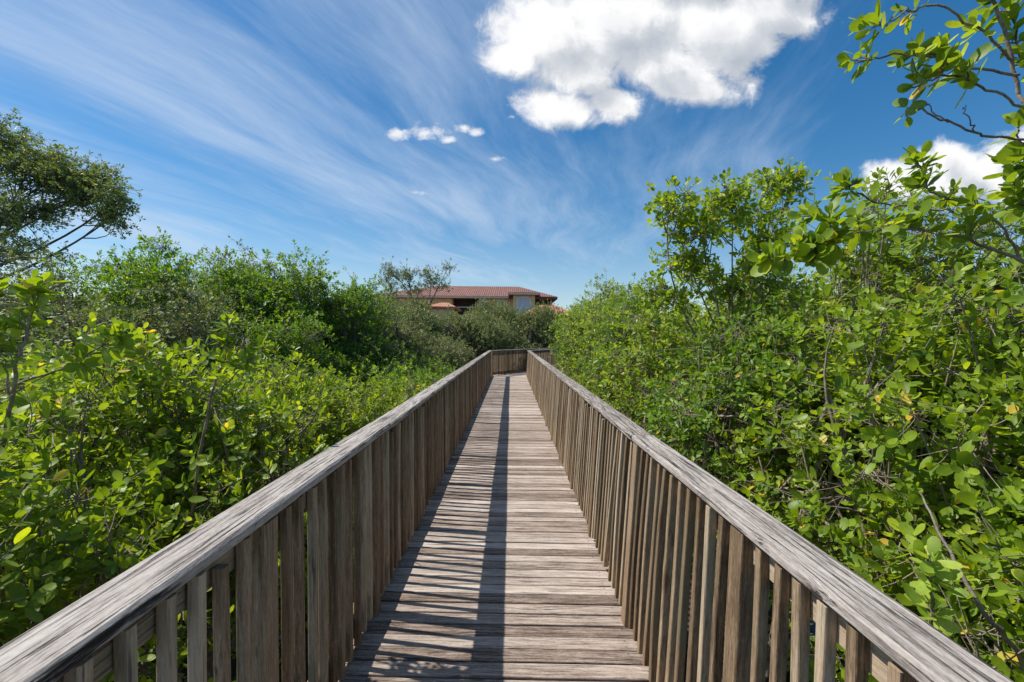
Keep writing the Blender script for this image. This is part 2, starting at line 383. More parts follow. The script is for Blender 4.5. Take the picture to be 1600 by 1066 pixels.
walk = thing('boardwalk', 'long raised boardwalk of weathered grey brown planks running ahead and bending right', 'boardwalk')
dk = Boards(); y = -0.6; scr = []
while y < YE_R + 0.3:
    w = 0.0945 + RNG.uniform(-.003, .003)
    skew = 0.022 * max(0, 1 - y / 9.0)
    a = XL - 0.115 + RNG.uniform(-.02, .02); b_ = XR + 0.115 + RNG.uniform(-.02, .02)
    if y > YE_L - 1.5 and False: pass
    dz = RNG.normal(0, .0016); yc = y + w / 2
    # the deck narrows where the turning rail cuts it
    dk.add((a, yc - skew * a, DZ - 0.019 + dz), (b_, yc - skew * b_, DZ - 0.019 + dz + RNG.normal(0, .001)), (0, 1, 0), w, 0.038, 0.005, 7, 0.0015, rough=0.0009)
    if y < 12:
        for xx in (XL + .03, -.05, XR - .03):
            for q in (.25, .75): scr.append((xx + RNG.normal(0, .006), y + w * q - skew * xx, DZ + dz + .0006))
    y += w + 0.0085 + RNG.uniform(-.002, .004)
# second leg of the deck, planks square to the new heading
perp = np.array([math.cos(TURN), -math.sin(TURN), 0.0])
c0 = np.array([XL, YE_L, 0.0]) - perp * .11
for k in range(62):
    s_ = 0.08 + k * 0.103
    p0 = c0 + tdir * s_; p1 = p0 + perp * 1.66
    # start of the leg: a wedge, boards grow until they span the walk
    if p1[1] < YE_R + .42:
        f = (YE_R + .40 - p0[1]) / (p1[1] - p0[1]); p1 = p0 + perp * 1.66 * max(0.12, min(1, f)) if p0[1] > YE_R + .4 else p0 + perp * 1.66
    z0 = DZ - 0.019 - (0.0 if p0[1] > YE_R + .45 else 0.0)
    dk.add(p0 + [0, 0, z0 + .004 + RNG.normal(0, .001)], p1 + [0, 0, z0 + .004], tdir, 0.096, 0.038, 0.005, 3, 0.001)
dk.build('deck', M_DECK, walk)
fr = Boards()
for xx in (XL - .02, -.05, XR + .02):
    fr.add((xx, -.6, DZ - .115), (xx, YE_R + .3, DZ - .115), (1, 0, 0), .045, .145, .003, 6)
fr.build('joists', M_BAL, walk)
for yy in np.arange(0.3, 19.6, 2.4):
    for xx in (XL - .05, XR + .05): Boards().add((xx, yy, -.5), (xx, yy, DZ - .19), (1, 0, 0), .13, .13, .004, 2).build('pile', M_BAL, walk)
    Boards().add((XL - .18, yy + .10, DZ - .26), (XR + .18, yy + .10, DZ - .26), (0, 1, 0), .045, .14, .003, 2).build('cross_beam', M_BAL, walk)
M_SCREW = plain_mat('screw_metal', (0.06, 0.045, 0.038), 0.6, 0.4, 60.0)
SV, SF = [], []
for (sx, sy, sz) in scr:
    k0 = len(SV)
    for j in range(6):
        aa = j * math.pi / 3; SV.append((sx + .0042 * math.cos(aa), sy + .0042 * math.sin(aa), sz))
    SF.append([k0 + j for j in range(6)])
tag(mesh_obj('screw_heads', np.array(SV), [np.array(SF)], M_SCREW, walk), kind='stuff')


def railing(root, p0, p1, out, posts, H=1.08, rail_o=(0.02, 0.16), lean=0.01, part_max=100, rail_breaks=(), flare=None, odd=(), nb=11):
    """p0->p1 inner foot line of a railing; out = unit vector away from the walk"""
    p0 = np.array([*p0, DZ], float); p1 = np.array([*p1, DZ], float); ax = p1 - p0; L = np.linalg.norm(ax); ax /= L
    out = np.array([*out, 0.0]); up = np.array([0, 0, 1.0])
    def at(s, o, z): return p0 + ax * s + out * (o + lean * max(z, 0) + (flare(s) * (1 - max(z, 0) / H) if flare else 0)) + up * z
    nb_part = 0; rest = Boards(); bal = []
    ps = list(posts)
    for i, s in enumerate(ps):
        b = Boards(); w = .080
        b.add(at(s, .046, -0.02 if s > 0 else 0), at(s + RNG.normal(0, .003), .046, H - .042), ax, w, .092, .005, 4, .001, rnd=RNG.uniform(.1, .6), rough=.0006).build('post', M_BAL, root)
        if i + 1 < len(ps):
            gap = ps[i + 1] - s; n = nb if gap > 1.1 else max(1, int(round(gap / .095)) - 1)
            st = gap - .080; pitch = (st + 0.0) / (n + .0)
            g0 = (st - n * .0310) / (n + 1)
            for k in range(n): bal.append(s + .040 + g0 * (k + 1) + .0310 * (k + .5))
    bal = [s for s in bal if 0 <= s <= L]
    order = sorted(bal, key=lambda s: np.hypot(*(p0 + ax * s)[:2]))
    near = set(order[:part_max])
    for i, s in enumerate(bal):
        j0, j1 = RNG.normal(0, .005), RNG.normal(0, .006)
        if i in odd: j0 += .10; j1 -= .03
        zt = H - .040 - abs(RNG.normal(0, .004)) - (.03 if RNG.random() < .1 else 0)
        args = (at(s + j0, .019 + RNG.normal(0, .0015), .035 + RNG.normal(0, .008)), at(s + j1, .019 + RNG.normal(0, .0025), zt), ax, .0310 + RNG.normal(0, .0012), .033)
        if s in near:
            b = Boards(); b.add(*args, .0045, 6, .0035, twist=RNG.normal(0, .10), rough=.0006); b.build('baluster', M_BAL, root)
        else: rest.add(*args, .003, 2, .002)
    if rest.n: tag(rest.build('far_balusters', M_BAL, root), kind='stuff')
    SVr, SFr = [], []
    for s_ in ps:
        if s_ > 9: continue
        for q_ in (-.025, .025):
            c_ = at(s_ + q_ + RNG.normal(0, .004), (rail_o[0] + rail_o[1]) / 2 - lean * H + RNG.normal(0, .008) + q_, H + .0008); k0 = len(SVr)
            for j_ in range(6): SVr.append(c_ + ax * .0045 * math.cos(j_ * math.pi / 3) + out * .0045 * math.sin(j_ * math.pi / 3))
            SFr.append([k0 + j_ for j_ in range(6)])
    if SFr:
        SFr = np.array(SFr); SFr = SFr if np.cross(ax, out)[2] > 0 else SFr[:, ::-1]
        tag(mesh_obj('rail_screws', np.array(SVr), [SFr], M_SCREW, root), kind='stuff')
    for nm, z0, z1 in (('bottom_stringer', .055, .190), ('top_stringer', H - .130, H - .041)):
        b = Boards(); cuts = [0] + [s for s in ps if 2.8 < s][::3] + [L]; cuts = sorted(set(min(c, L) for c in cuts))
        for c_, d_ in zip(cuts, cuts[1:]):
            if d_ - c_ > .05: b.add(at(c_ + .002, .0585, (z0 + z1) / 2), at(d_ - .002, .0585, (z0 + z1) / 2), up, z1 - z0, .037, .003, 6, .002)
        b.build(nm, M_BAL, root)
    cuts = [0] + list(rail_breaks) + [L]
    oc = (rail_o[0] + rail_o[1]) / 2 - lean * H
    for c_, d_ in zip(cuts, cuts[1:]):
        b = Boards(); j = RNG.normal(0, .003)
        b.add(at(c_ + .0015, oc + j, H - .019), at(d_ - .0015, oc + RNG.normal(0, .004), H - .019 + RNG.normal(0, .002)), -out * 1.0, rail_o[1] - rail_o[0], .038, .009, 14, .0022, rough=.0006)
        b.build('hand_rail', M_RAIL, root)

lr = thing('wooden_railing', 'left grey wooden railing with square balusters, its inner face in shade', 'railing', group='railings of the boardwalk')
railing(lr, (XL, -0.9), (XL, YE_L), (-1, 0), [0.30 + .9 - 1.2, 0.30 + .9] + [1.5 + .9 + 1.2 * k for k in range(15)], rail_o=(0.006, 0.150), lean=0.012, nb=10,
        rail_breaks=(3.85, 7.5, 11.1, 14.7, 17.5))
rr = thing('wooden_railing', 'right grey wooden railing with sunlit baluster edges and a cracked rail joint', 'railing', group='railings of the boardwalk')
railing(rr, (XR, -0.9), (XR, YE_R), (1, 0), [0.28 + .9 - 1.172, 0.28 + .9] + [1.45 + .9 + 1.172 * k for k in range(16)], rail_o=(0.052, 0.184), lean=0.060,
        flare=lambda s_: .055 * min(1, max(0, (2.9 - s_) / 1.1)), rail_breaks=(3.57, 7.1, 10.6, 14.1, 17.6), odd=(37,))
er = thing('wooden_railing', 'short far railing that turns right across the end of the walk', 'railing', group='railings of the boardwalk')
e0 = np.array([XL, YE_L]); e1 = e0 + tdir[:2] * 6.4
railing(er, e0 + tdir[:2] * .05, e1, (-perp[0], -perp[1]), [.02] + [1.1 + 1.2 * k for k in range(5)], rail_o=(0.017, 0.158), lean=0.012)
fr_ = thing('wooden_railing', 'far right railing beyond the bend, hidden by green leaves', 'railing', group='railings of the boardwalk')
f0 = np.array([XR + .03, YE_R + .02]); f1 = f0 + tdir[:2] * 5.6
railing(fr_, f0 + tdir[:2] * .05, f1, (perp[0], perp[1]), [.12] + [1.1 + 1.2 * k for k in range(4)], rail_o=(0.03, 0.16), lean=0.02)

# ------------------------------------------------------------------ vegetation
def tubes(P0, P1, PC, r0, r1, nseg=3, nside=4):
    """many bent tapering tubes at once"""
    N = len(P0); t = np.linspace(0, 1, nseg + 1)[None, :, None]
    Q = (1 - t) ** 2 * P0[:, None] + 2 * t * (1 - t) * PC[:, None] + t ** 2 * P1[:, None]
    T = unit(2 * (1 - t) * (PC - P0)[:, None] + 2 * t * (P1 - PC)[:, None])
    ref = np.where(np.abs(T[..., 2:3]) > .9, np.array([1., 0, 0]), np.array([0, 0, 1.]))
    A = unit(np.cross(T, ref)); B = np.cross(T, A)
    r = (r0[:, None] * (1 - t[..., 0]) + r1[:, None] * t[..., 0])[..., None, None]
    an = np.arange(nside) * 2 * math.pi / nside
    V = Q[:, :, None] + r * (np.cos(an)[None, None, :, None] * A[:, :, None] + np.sin(an)[None, None, :, None] * B[:, :, None])
    V = V.reshape(-1, 3)
    i = np.arange(N)[:, None, None] * (nseg + 1) * nside + np.arange(nseg)[None, :, None] * nside
    j = np.arange(nside)[None, None, :]; j2 = (j + 1) % nside
    F = np.stack([i + j, i + j2, i + nside + j2, i + nside + j], -1).reshape(-1, 4)
    return V, F

class Wood:
    def __init__(s): s.V = []; s.F = []; s.n = 0
    def add(s, V, F): s.V.append(V); s.F.append(F + s.n); s.n += len(V)
    def build(s, name, mat, parent): return mesh_obj(name, np.vstack(s.V), [np.vstack(s.F)], mat, parent, smooth=True)

def leaf_template(lod):
    if lod == 0:
        al = np.array([0, .18, .42, .68, .90, 1.0]); w = np.array([0, .27, .47, .52, .34, 0.0]) * .52
        mid = [(0, a, -.07 * math.sin(a * 2.6)) for a in al]
        L = [(-w[i], al[i], .16 * w[i] - .06 * math.sin(al[i] * 2.6)) for i in (1, 2, 3, 4)]
        Rr = [(-x, y, z) for (x, y, z) in L]
        V = np.array(mid + L + Rr); ac = np.array([0] * 6 + [-1] * 4 + [1] * 4, float)
        F4 = np.array([[1, 2, 7, 6], [2, 3, 8, 7], [3, 4, 9, 8], [1, 10, 11, 2], [2, 11, 12, 3], [3, 12, 13, 4]]); F3 = np.array([[0, 1, 6], [4, 5, 9], [0, 10, 1], [4, 13, 5]])
        return V, F4, F3, ac
    if lod == 1:
        V = np.array([(0, 0, 0), (-.23, .38, .05), (-.22, .78, .03), (0, 1, -.06), (.22, .78, .03), (.23, .38, .05)])
        return V, np.array([[0, 3, 2, 1], [0, 5, 4, 3]]), np.zeros((0, 3), int), np.array([0, -1, -1, 0, 1, 1.])
    V = np.array([(0, 0, 0), (-.24, .55, .05), (0, 1, 0), (.24, .55, .05)])
    return V, np.array([[0, 3, 2, 1]]), np.zeros((0, 3), int), np.array([0.35] * 4)
LT = {k: leaf_template(k) for k in (0, 1, 2)}

def leaves(name, O, D, Nn, S, rnd, lod, mat, parent, wid=1.0):
    V, F4, F3, ac = LT[lod]; D = unit(D); X = unit(np.cross(D, Nn)); Nn = np.cross(X, D)
    N = len(O); S = S[:, None, None]; ws = (wid * (0.85 + .3 * RNG.random(N)))[:, None, None]
    W = O[:, None] + S * (V[None, :, 0:1] * ws * X[:, None] + V[None, :, 1:2] * D[:, None] + V[None, :, 2:3] * Nn[:, None])
    k = len(V); base = (np.arange(N) * k)[:, None, None]
    Fs = [(F4[None] + base).reshape(-1, 4)]
    if len(F3): Fs.append((F3[None] + base).reshape(-1, 3))
    lv = np.stack([np.repeat(rnd, k), np.tile(ac, N), np.tile(V[:, 1], N)], -1)
    return mesh_obj(name, W.reshape(-1, 3), Fs, mat, parent, {'lv': ('FLOAT_VECTOR', lv)}, smooth=(lod == 0))

def twig_leaves(T, D, L, pairs, sp, rng):
    """opposite leaf pairs up each twig: returns origin, dir, normal, size, rand"""
    N = len(T); D = unit(D)
    ref = unit(rng.normal(size=(N, 3))); A = unit(np.cross(D, ref)); B = np.cross(D, A)
    Os, Ds, Ns, Ss, Rs = [], [], [], [], []
    trnd = rng.random(N)
    for k in range(pairs):
        f = k / max(1, pairs - 1)
        ang = np.radians(28 + 46 * f + rng.normal(0, 10, N))
        ph = k * math.pi / 2 + rng.normal(0, .25, N)
        for sgn in (0, math.pi):
            keep = rng.random(N) < (0.93 if k < 3 else .72)
            rad = np.cos(ph + sgn)[:, None] * A + np.sin(ph + sgn)[:, None] * B
            an = (ang + rng.normal(0, .16, N))[:, None]
            d = np.cos(an) * D + np.sin(an) * rad
            n = np.sin(an) * D - np.cos(an) * rad + rng.normal(0, .28, (N, 3)) + np.array([-.10, 0, .30])
            o = T - D * (L * sp * (k + .25 * rng.random(N)))[:, None] + rad * .003
            s = L * (0.62 + .48 * min(1, .35 + k * .35)) * rng.uniform(.55, 1.2, N)
            r = np.clip(.52 + .30 * (trnd - .5) + rng.normal(0, .17, N) + (.16 if k == 0 else 0), 0, .98)
            r = np.where(rng.random(N) < YEL, .999, r)
            Os.append(o[keep]); Ds.append(d[keep]); Ns.append(n[keep]); Ss.append(s[keep]); Rs.append(r[keep])
    return [np.concatenate(a) for a in (Os, Ds, Ns, Ss, Rs)]
YEL = 0.012

def make_tree(name, label, x, y, top, r, low=None, species='mangrove', leaf=.068, lod=1, clumps=110, tips=10, pairs=4, cs=.17, group=None,
              cat='shrub', seed=0, ry=None, stems=4, bark=None, sparse=0.0, lift=.55, shoots=0, trunk_r=.035, wid=1.0, gz=-.25, lobes=7, lobe=.28, shell=(.62, 1.04), xmax=None, xmin=None, lean=(0, 0), blobs=None, fork=None):
    rng = np.random.default_rng(seed + 100)
    ry = ry or r; low = (EYE - 2.6) if low is None else EYE + low; top = EYE + top
    cz = (top + low) / 2; rz = (top - low) / 2 - cs * .8
    root = thing(name, label, cat, (x, y, ground_zs(x, y)), group); bx = np.array([x, y, ground_zs(x, y)])
    # clump centres on a lumpy dome
    N = clumps * 3
    d = unit(rng.normal(size=(N, 3)) * np.array([1, 1, .9]) + np.array([0, 0, .28]))
    ld = unit(rng.normal(size=(lobes, 3)) + np.array([0, 0, .25])); la = rng.uniform(.4, 1.0, lobes)
    prof = 1 - lobe + lobe * (np.exp(6.0 * (d @ ld.T - 1)) * la).sum(1).clip(0, 1.25)
    keep = np.argsort(rng.random(N) / (prof ** 2))[:clumps]; d = d[keep]; prof = prof[keep]
    rr = rng.uniform(*shell, clumps) * prof
    Cc = np.array([x + lean[0], y + lean[1], cz]) + d * rr[:, None] * np.array([r, ry, rz])
    if shoots:
        k = rng.choice(clumps, shoots, replace=False); Cc[k, 2] += rng.uniform(.05, .28, shoots); 
    if xmax is not None: Cc[:, 0] = np.minimum(Cc[:, 0], xmax - .16 - rng.random(clumps) * .2)
    if xmin is not None: Cc[:, 0] = np.maximum(Cc[:, 0], xmin + .16 + rng.random(clumps) * .2)
    if blobs is not None:     # crown given as lobes: centre, radius, height, share
        Cl_, dl_ = [], []
        tot = sum(b[4] for b in blobs)
        for (c, rx_, rz_, _, n_) in blobs:
            k = max(3, int(clumps * n_ / tot)); dd = unit(rng.normal(size=(k, 3)) + np.array([0, 0, .15]))
            Cl_.append(np.asarray(c) + dd * rng.uniform(.3, 1.05, (k, 1)) * np.array([rx_, rx_, rz_])); dl_.append(dd)
        Cc = np.vstack(Cl_); d = np.vstack(dl_); clumps = len(Cc)
    # tips
    idx = np.repeat(np.arange(clumps), tips)
    T = Cc[idx] + rng.normal(0, cs, (len(idx), 3)) * np.array([1, 1, .8])
    dirs = unit(d[idx] * .55 + np.array([-.12, 0, lift]) + rng.normal(0, .45, (len(idx), 3)) + (T - Cc[idx]) * 2)
    if sparse: k = rng.random(len(idx)) > sparse; T = T[k]; dirs = dirs[k]; idx = idx[k]
    if xmax is not None: k = T[:, 0] < xmax - leaf * .6; T, dirs, idx = T[k], dirs[k], idx[k]
    if xmin is not None: k = T[:, 0] > xmin + leaf * .6; T, dirs, idx = T[k], dirs[k], idx[k]
    k = T[:, 2] > .12; T, dirs, idx = T[k], dirs[k], idx[k]
    if xmax is not None:      # few shoots stand high beside the left rail
        k = (T[:, 0] + (T[:, 2] - DZ) / 1.42 < -.80) | (rng.random(len(T)) < .06); T, dirs, idx = T[k], dirs[k], idx[k]
    # wood
    W = Wood(); bk = bark or M_BARK
    ns = stems; an = rng.random() * 6.28 + np.arange(ns) * 6.283 / ns
    S0 = np.stack([np.cos(an) * .12 * (ns > 1), np.sin(an) * .12 * (ns > 1), np.full(ns, gz)], -1)
    S1 = np.array([lean[0], lean[1], cz - bx[2] + rz * .30]) + np.stack([np.cos(an) * r * .45, np.sin(an) * ry * .45, rng.normal(0, rz * .15, ns)], -1)
    if blobs is not None:
        ns = len(blobs); fk = np.asarray(fork) - bx; S1 = np.array([b[0] for b in blobs]) - bx
        base0 = np.array([[0, 0, gz]]); W.add(*tubes(base0, fk[None], base0 * .5 + fk[None] * .5 + rng.normal(0, .15, (1, 3)), np.array([trunk_r * 2.2]), np.array([trunk_r * 1.2]), 10, 8))
        S0 = fk[None] - (fk[None] - base0) * rng.uniform(0, .25, (ns, 1))
    SC = (S0 + S1) / 2 + rng.normal(0, .18 * r, (ns, 3)) * np.array([1, 1, .3])
    W.add(*tubes(S0, S1, SC, np.full(ns, trunk_r), np.full(ns, trunk_r * .35), 8, 7))
    tt = rng.uniform(.78 if blobs is not None else .35, 1.0, (clumps, 1)); Cl = Cc - bx
    # nearest stem for every clump
    E = S1[None] - Cl[:, None]; si = np.argmin((E ** 2).sum(-1) + rng.random((clumps, ns)) * r * .3, 1)
    B0 = (1 - tt) ** 2 * S0[si] + 2 * tt * (1 - tt) * SC[si] + tt ** 2 * S1[si]
    BC = B0 * .45 + Cl * .55 + rng.normal(0, .10 * r, (clumps, 3)) - np.array([0, 0, .06 * r])
    W.add(*tubes(B0, Cl, BC, np.full(clumps, trunk_r * .30 + .002), np.full(clumps, .0035), 5, 5 if lod == 0 else 4))
    Tl = T - bx; Tb = Cl[idx] + rng.normal(0, .03, (len(idx), 3))
    W.add(*tubes(Tb, Tl, (Tb + Tl) / 2 - dirs * .05 + rng.normal(0, .02, Tl.shape), np.full(len(Tl), .0032 if lod < 2 else .004), np.full(len(Tl), .0016 if lod < 2 else .0025), 3 if lod == 0 else 2, 3))
    W.build('trunk', bk, root)
    O, Dd, Nn, Ss, Rr = twig_leaves(Tl, dirs, leaf, pairs, .38, rng)
    leaves('crown', O, Dd, Nn, Ss, Rr, lod, LEAF[species], root, wid)
    return root

def ground_zs(x, y): return float(ground_z(np.array(x * 1.0), np.array(y * 1.0)))

def branch_plant(name, label, paths, leaf=.07, species='mangrove', seed=0, base=None, cat='tree', r=.011, group=None):
    """a tree known by a few branches; each path = list of points + tips where leaves sit: (pts, [(frac, n, spread)])"""
    rng = np.random.default_rng(seed); root = thing(name, label, cat, tuple(base), group); b = np.array(base)
    W = Wood(); TT, DD = [], []
    for pts, rad, clus in paths:
        pts = np.array(pts) - b
        # resample smooth
        n = len(pts); ts = np.linspace(0, n - 1, (n - 1) * 6 + 1)
        Pn = []
        for t in ts:
            i = min(int(t), n - 2); f = t - i
            p0 = pts[max(i - 1, 0)]; p1 = pts[i]; p2 = pts[i + 1]; p3 = pts[min(i + 2, n - 1)]
            Pn.append(.5 * ((2 * p1) + (-p0 + p2) * f + (2 * p0 - 5 * p1 + 4 * p2 - p3) * f * f + (-p0 + 3 * p1 - 3 * p2 + p3) * f ** 3))
        Pn = np.array(Pn); Pn[1:-1] += rng.normal(0, .0035, Pn[1:-1].shape)
        q = np.linspace(rad[0], rad[1], len(Pn))
        W.add(*tubes(Pn[:-1], Pn[1:], (Pn[:-1] + Pn[1:]) / 2, q[:-1], q[1:], 1, 6))
        for (f, m_, spd) in clus:
            k = min(int(f * (len(Pn) - 1)), len(Pn) - 1); c = Pn[k]
            t_ = unit(Pn[k] - Pn[max(k - 2, 0)])
            for _ in range(m_):
                dd = unit(t_ * (1.0 if f > .97 else .5) + rng.normal(0, .55, 3) + np.array([-.05, 0, .42]))
                L_ = rng.uniform(.25, 1.0) * spd
                TT.append(c + dd * L_); DD.append(dd)
                W.add(*tubes(c[None], (c + dd * L_)[None], (c + dd * L_ * .5 + rng.normal(0, .008, 3))[None], np.array([.0028]), np.array([.0015]), 3, 4))
    W.build('trunk', M_BARK, root)
    O, Dd, Nn, Ss, Rr = twig_leaves(np.array(TT), np.array(DD), leaf, 3, .30, rng)
    leaves('crown', O, Dd, Nn, Ss, Rr, 0, LEAF[species], root, 1.05)
    return root

# --- left of the walk, near shrubs (x, y, top rel. eye, r, ...)
XLF, XRF = -1.0, 0.93          # foliage stays outside the rails
GL = 'mangrove shrubs left of the walk'; GR = 'mangrove shrubs right of the walk'
left_near = [
 (-2.15, 1.75, .02, .98, 0, 'mangrove shrub nearest the camera on the left, long twigs above the rail'),
 (-2.75, 3.00, .30, 1.05, 0, 'leafy mangrove shrub with upright leaf rosettes at the left edge of the photo'),
 (-1.95, 3.35, -.10, .85, 0, 'mangrove shrub crowding the left rail, with tall yellow green shoots'),
 (-2.55, 4.70, -.18, 1.15, 1, 'yellow green mangrove shrub second back from the left rail'),
 (-1.95, 5.70, -.40, .90, 1, 'low mangrove shrub spilling against the left rail halfway along'),
 (-2.90, 6.60, -.45, 1.10, 1, 'rounded mangrove shrub with pale twigs left of the walk'),
 (-2.00, 7.60, -.62, .95, 1, 'low bright shrub tucked under the left rail further on'),
 (-4.55, 4.60, .02, 1.30, 1, 'broad mangrove shrub behind the front row at the left'),
 (-4.60, 7.40, -.20, 1.45, 1, 'mangrove shrub with dark gaps below the grey green trees at left'),
]
for i, (x, y, t, r, lod, lab) in enumerate(left_near):
    make_tree('mangrove_shrub', lab, x, y, t, r, species='mangrove', leaf=.070 if lod == 0 else .068, wid=.92, lod=lod, clumps=int(104 * r * r) + 20, tips=11, pairs=4,
              cs=.15, group=GL, seed=i * 7 + 1, xmax=XLF, shoots=8, ry=r)
mid_left = [
 (-2.2, 9.8, -.60, 1.1, 'bright', 'small bright green shrub beside the left rail two thirds along'),
 (-2.3, 12.2, -.42, 1.2, 'bright', 'vivid green shrub left of the far part of the rail'),
 (-2.4, 15.0, -.05, 1.3, 'olive', 'grey green shrub by the left rail near the bend'),
 (-2.6, 18.0, .35, 1.5, 'olive', 'dull green shrub just left of the bend'),
 (-4.6, 10.4, .05, 1.5, 'bright', 'bright green shrub behind the small shrubs left of the walk'),
 (-3.5, 11.4, .15, 1.25, 'bright', 'fresh green shrub behind the left rail, in front of the grey green trees'),
 (-4.7, 13.5, .85, 1.7, 'olive', 'grey green bushy tree left of centre below the red roof'),
]
for i, (x, y, t, r, sp, lab) in enumerate(mid_left):
    make_tree('shrub', lab, x, y, t, r, species=sp, leaf=.078, lod=2 if y > 11 else 1, clumps=int(95 * r * r * .8) + 30, tips=11, pairs=4, cs=.19, group='shrubs left of the far walk', seed=i * 5 + 300, xmax=XLF)

# --- left background trees
GB = 'trees beyond the shrubs on the left'
bgl = [
 ('grey_green_tree', -5.6, 7.2, 0.85, 1.5, 'olive', 'twiggy grey green tree below the tall oak crown at the left', .068),
 ('grey_green_tree', -8.9, 8.2, 1.55, 1.4, 'olive', 'thin grey leaved tree at the left edge under the oak branches', .06),
 ('green_tree', -7.3, 9.2, 1.85, 1.35, 'bright', 'bright green tree top just right of the dark oak at the left', .085),
 ('green_tree', -8.5, 9.7, 1.95, 1.2, 'bright', 'bright green tree directly below the drooping oak crown', .08),
 ('green_tree', -4.35, 11.9, 1.95, 1.15, 'bright', 'bright green crown at the right end of the vivid trees, before the grey green ones', .08),
 ('green_tree', -5.0, 9.3, .55, 1.1, 'bright', 'lower bright green tree in front of the highest bright crown', .075),
 ('grey_green_tree', -3.6, 13.6, 1.15, 1.3, 'olive', 'small grey green tree in front of the olive crowns left of the roof', .07),
 ('grey_green_tree', -7.6, 12.5, 1.95, 1.6, 'olive', 'grey green tree between the two bright green crowns', .07),
 ('green_tree', -6.9, 11.2, 1.75, 1.5, 'bright', 'bright green rounded tree left of the highest bright crown', .085),
 ('green_tree', -5.35, 11.5, 2.05, 1.45, 'bright', 'highest bright green crown midway between the oak and the red roof', .085),
 ('grey_green_tree', -4.4, 15.5, 1.35, 1.7, 'olive', 'grey green crown right of the bright trees, left of the roof', .07),
 ('grey_green_tree', -5.9, 18.5, 1.7, 1.8, 'olive', 'dark grey green crown touching the left end of the red roof', .075),
 ('grey_green_tree', -3.6, 20.5, 1.8, 2.1, 'olive', 'olive tree below the dark porch opening of the building', .08),
 ('grey_green_tree', -1.0, 23.5, 1.42, 2.3, 'olive', 'olive tree straight behind the left end of the far railing', .08),
 ('grey_green_tree', -2.4, 22.0, 1.55, 1.7, 'olive', 'low olive crown hiding the foot of the dark porch', .08),
 ('grey_green_tree', 1.6, 27.5, 2.2, 2.4, 'olive', 'olive tree behind the right end of the far railing', .085),
 ('grey_green_tree', -5.2, 24.5, 1.7, 2.4, 'olive', 'olive crown at the foot of the feathery tree', .085),
 ('grey_green_tree', -1.6, 29.5, 2.2, 2.7, 'olive', 'olive crown directly below the plain wall window', .085),
]
for i, (nm, x, y, t, r, sp, lab, lf) in enumerate(bgl):
    make_tree(nm, lab, x, y, t, r, species=sp, leaf=lf * 1.12, lod=2, clumps=int(60 * r * r) + 60, tips=12, pairs=5, cs=.20, group=GB, seed=i * 3 + 500,
              cat='tree', stems=3, trunk_r=.06, bark=M_BARKD if sp == 'olive' else M_BARK, shoots=16, lobe=.5, lobes=10)
# tall dark oak at the left edge
OD = 11.6
def BL(u, v, ru, rv, n, d): return (P(u, v, d + RNG.uniform(-.3, .3)), ru / FPX * d, rv / FPX * d, 0, n)
make_tree('oak_tree', 'tall dark oak with a drooping crown against the sky at the left edge', -13.6, 12.2, 5.0, 2.5, low=1.55, species='oak', leaf=.085, lod=2, clumps=300, tips=14,
          pairs=5, cs=.20, group=None, seed=77, cat='tree', trunk_r=.045, bark=M_BARKD, lift=.0, sparse=.12, fork=P(-90, 400, 12.0),
          blobs=[BL(5, 225, 42, 38, 12, OD), BL(50, 265, 55, 35, 14, OD), BL(100, 270, 45, 34, 12, OD), BL(150, 290, 42, 38, 13, OD), BL(110, 300, 50, 26, 8, OD), BL(178, 318, 22, 30, 6, OD), BL(-20, 330, 80, 50, 14, OD),
                 BL(55, 330, 48, 25, 7, OD), BL(10, 400, 75, 40, 9, OD), BL(-90, 280, 90, 80, 20, OD), BL(172, 345, 18, 14, 3, OD)])
# open feathery tree in front of the building
FD = 26.5
make_tree('feathery_tree', 'open feathery tree with forked limbs standing in front of the red roof', -5.4, FD, 4.5, 2.6, low=1.5, species='olive', leaf=.115, lod=2, clumps=80, tips=10,
          pairs=4, cs=.22, seed=91, cat='tree', trunk_r=.04, bark=M_BARKD, fork=P(656, 486, FD), sparse=.1,
          blobs=[BL(610, 424, 14, 14, 9, FD), BL(640, 430, 20, 15, 11, FD), BL(672, 431, 22, 12, 11, FD), BL(700, 419, 9, 6, 4, FD), BL(608, 446, 20, 13, 9, FD), BL(648, 450, 25, 11, 11, FD), BL(688, 444, 14, 8, 5, FD)])

# --- right of the walk
right_near = [
 (2.30, 1.55, -.20, .95, 0, 'mangrove shrub nearest the camera on the right, low beside the rail'),
 (2.55, 2.75, .72, 1.15, 0, 'dense mangrove shrub against the right rail with pale twigs'),
 (2.20, 4.10, .55, 1.05, 1, 'leafy mangrove shrub leaning on the right rail past the rail joint'),
 (3.30, 3.90, 1.35, 1.2, 1, 'taller mangrove shrub behind the first ones on the right'),
 (2.15, 5.70, .50, 1.05, 1, 'mangrove shrub right of the rail below the tall sapling'),
 (2.15, 7.40, 1.05, 1.10, 1, 'yellow green mangrove shrub halfway along the right rail'),
 (2.25, 9.30, 1.45, 1.15, 1, 'mangrove shrub with a flat top two thirds along the right rail'),
 (2.40, 11.6, 1.72, 1.25, 1, 'tall mangrove shrub left of the flat topped one'),
 (2.50, 14.3, 1.55, 1.35, 2, 'farthest mangrove shrub on the right, its top beside the red roof'),
 (4.40, 5.90, 1.55, 1.45, 1, 'mangrove shrub behind the sapling, under the blue sky'),
 (4.50, 8.60, 1.60, 1.50, 1, 'mangrove shrub hidden behind the row along the right rail'),
 (3.60, 2.60, 1.05, 1.10, 1, 'mangrove shrub at the right edge of the photo'),
 (3.20, 17.5, 1.55, 1.50, 2, 'shrub covering the bend of the walk on the right'),
]
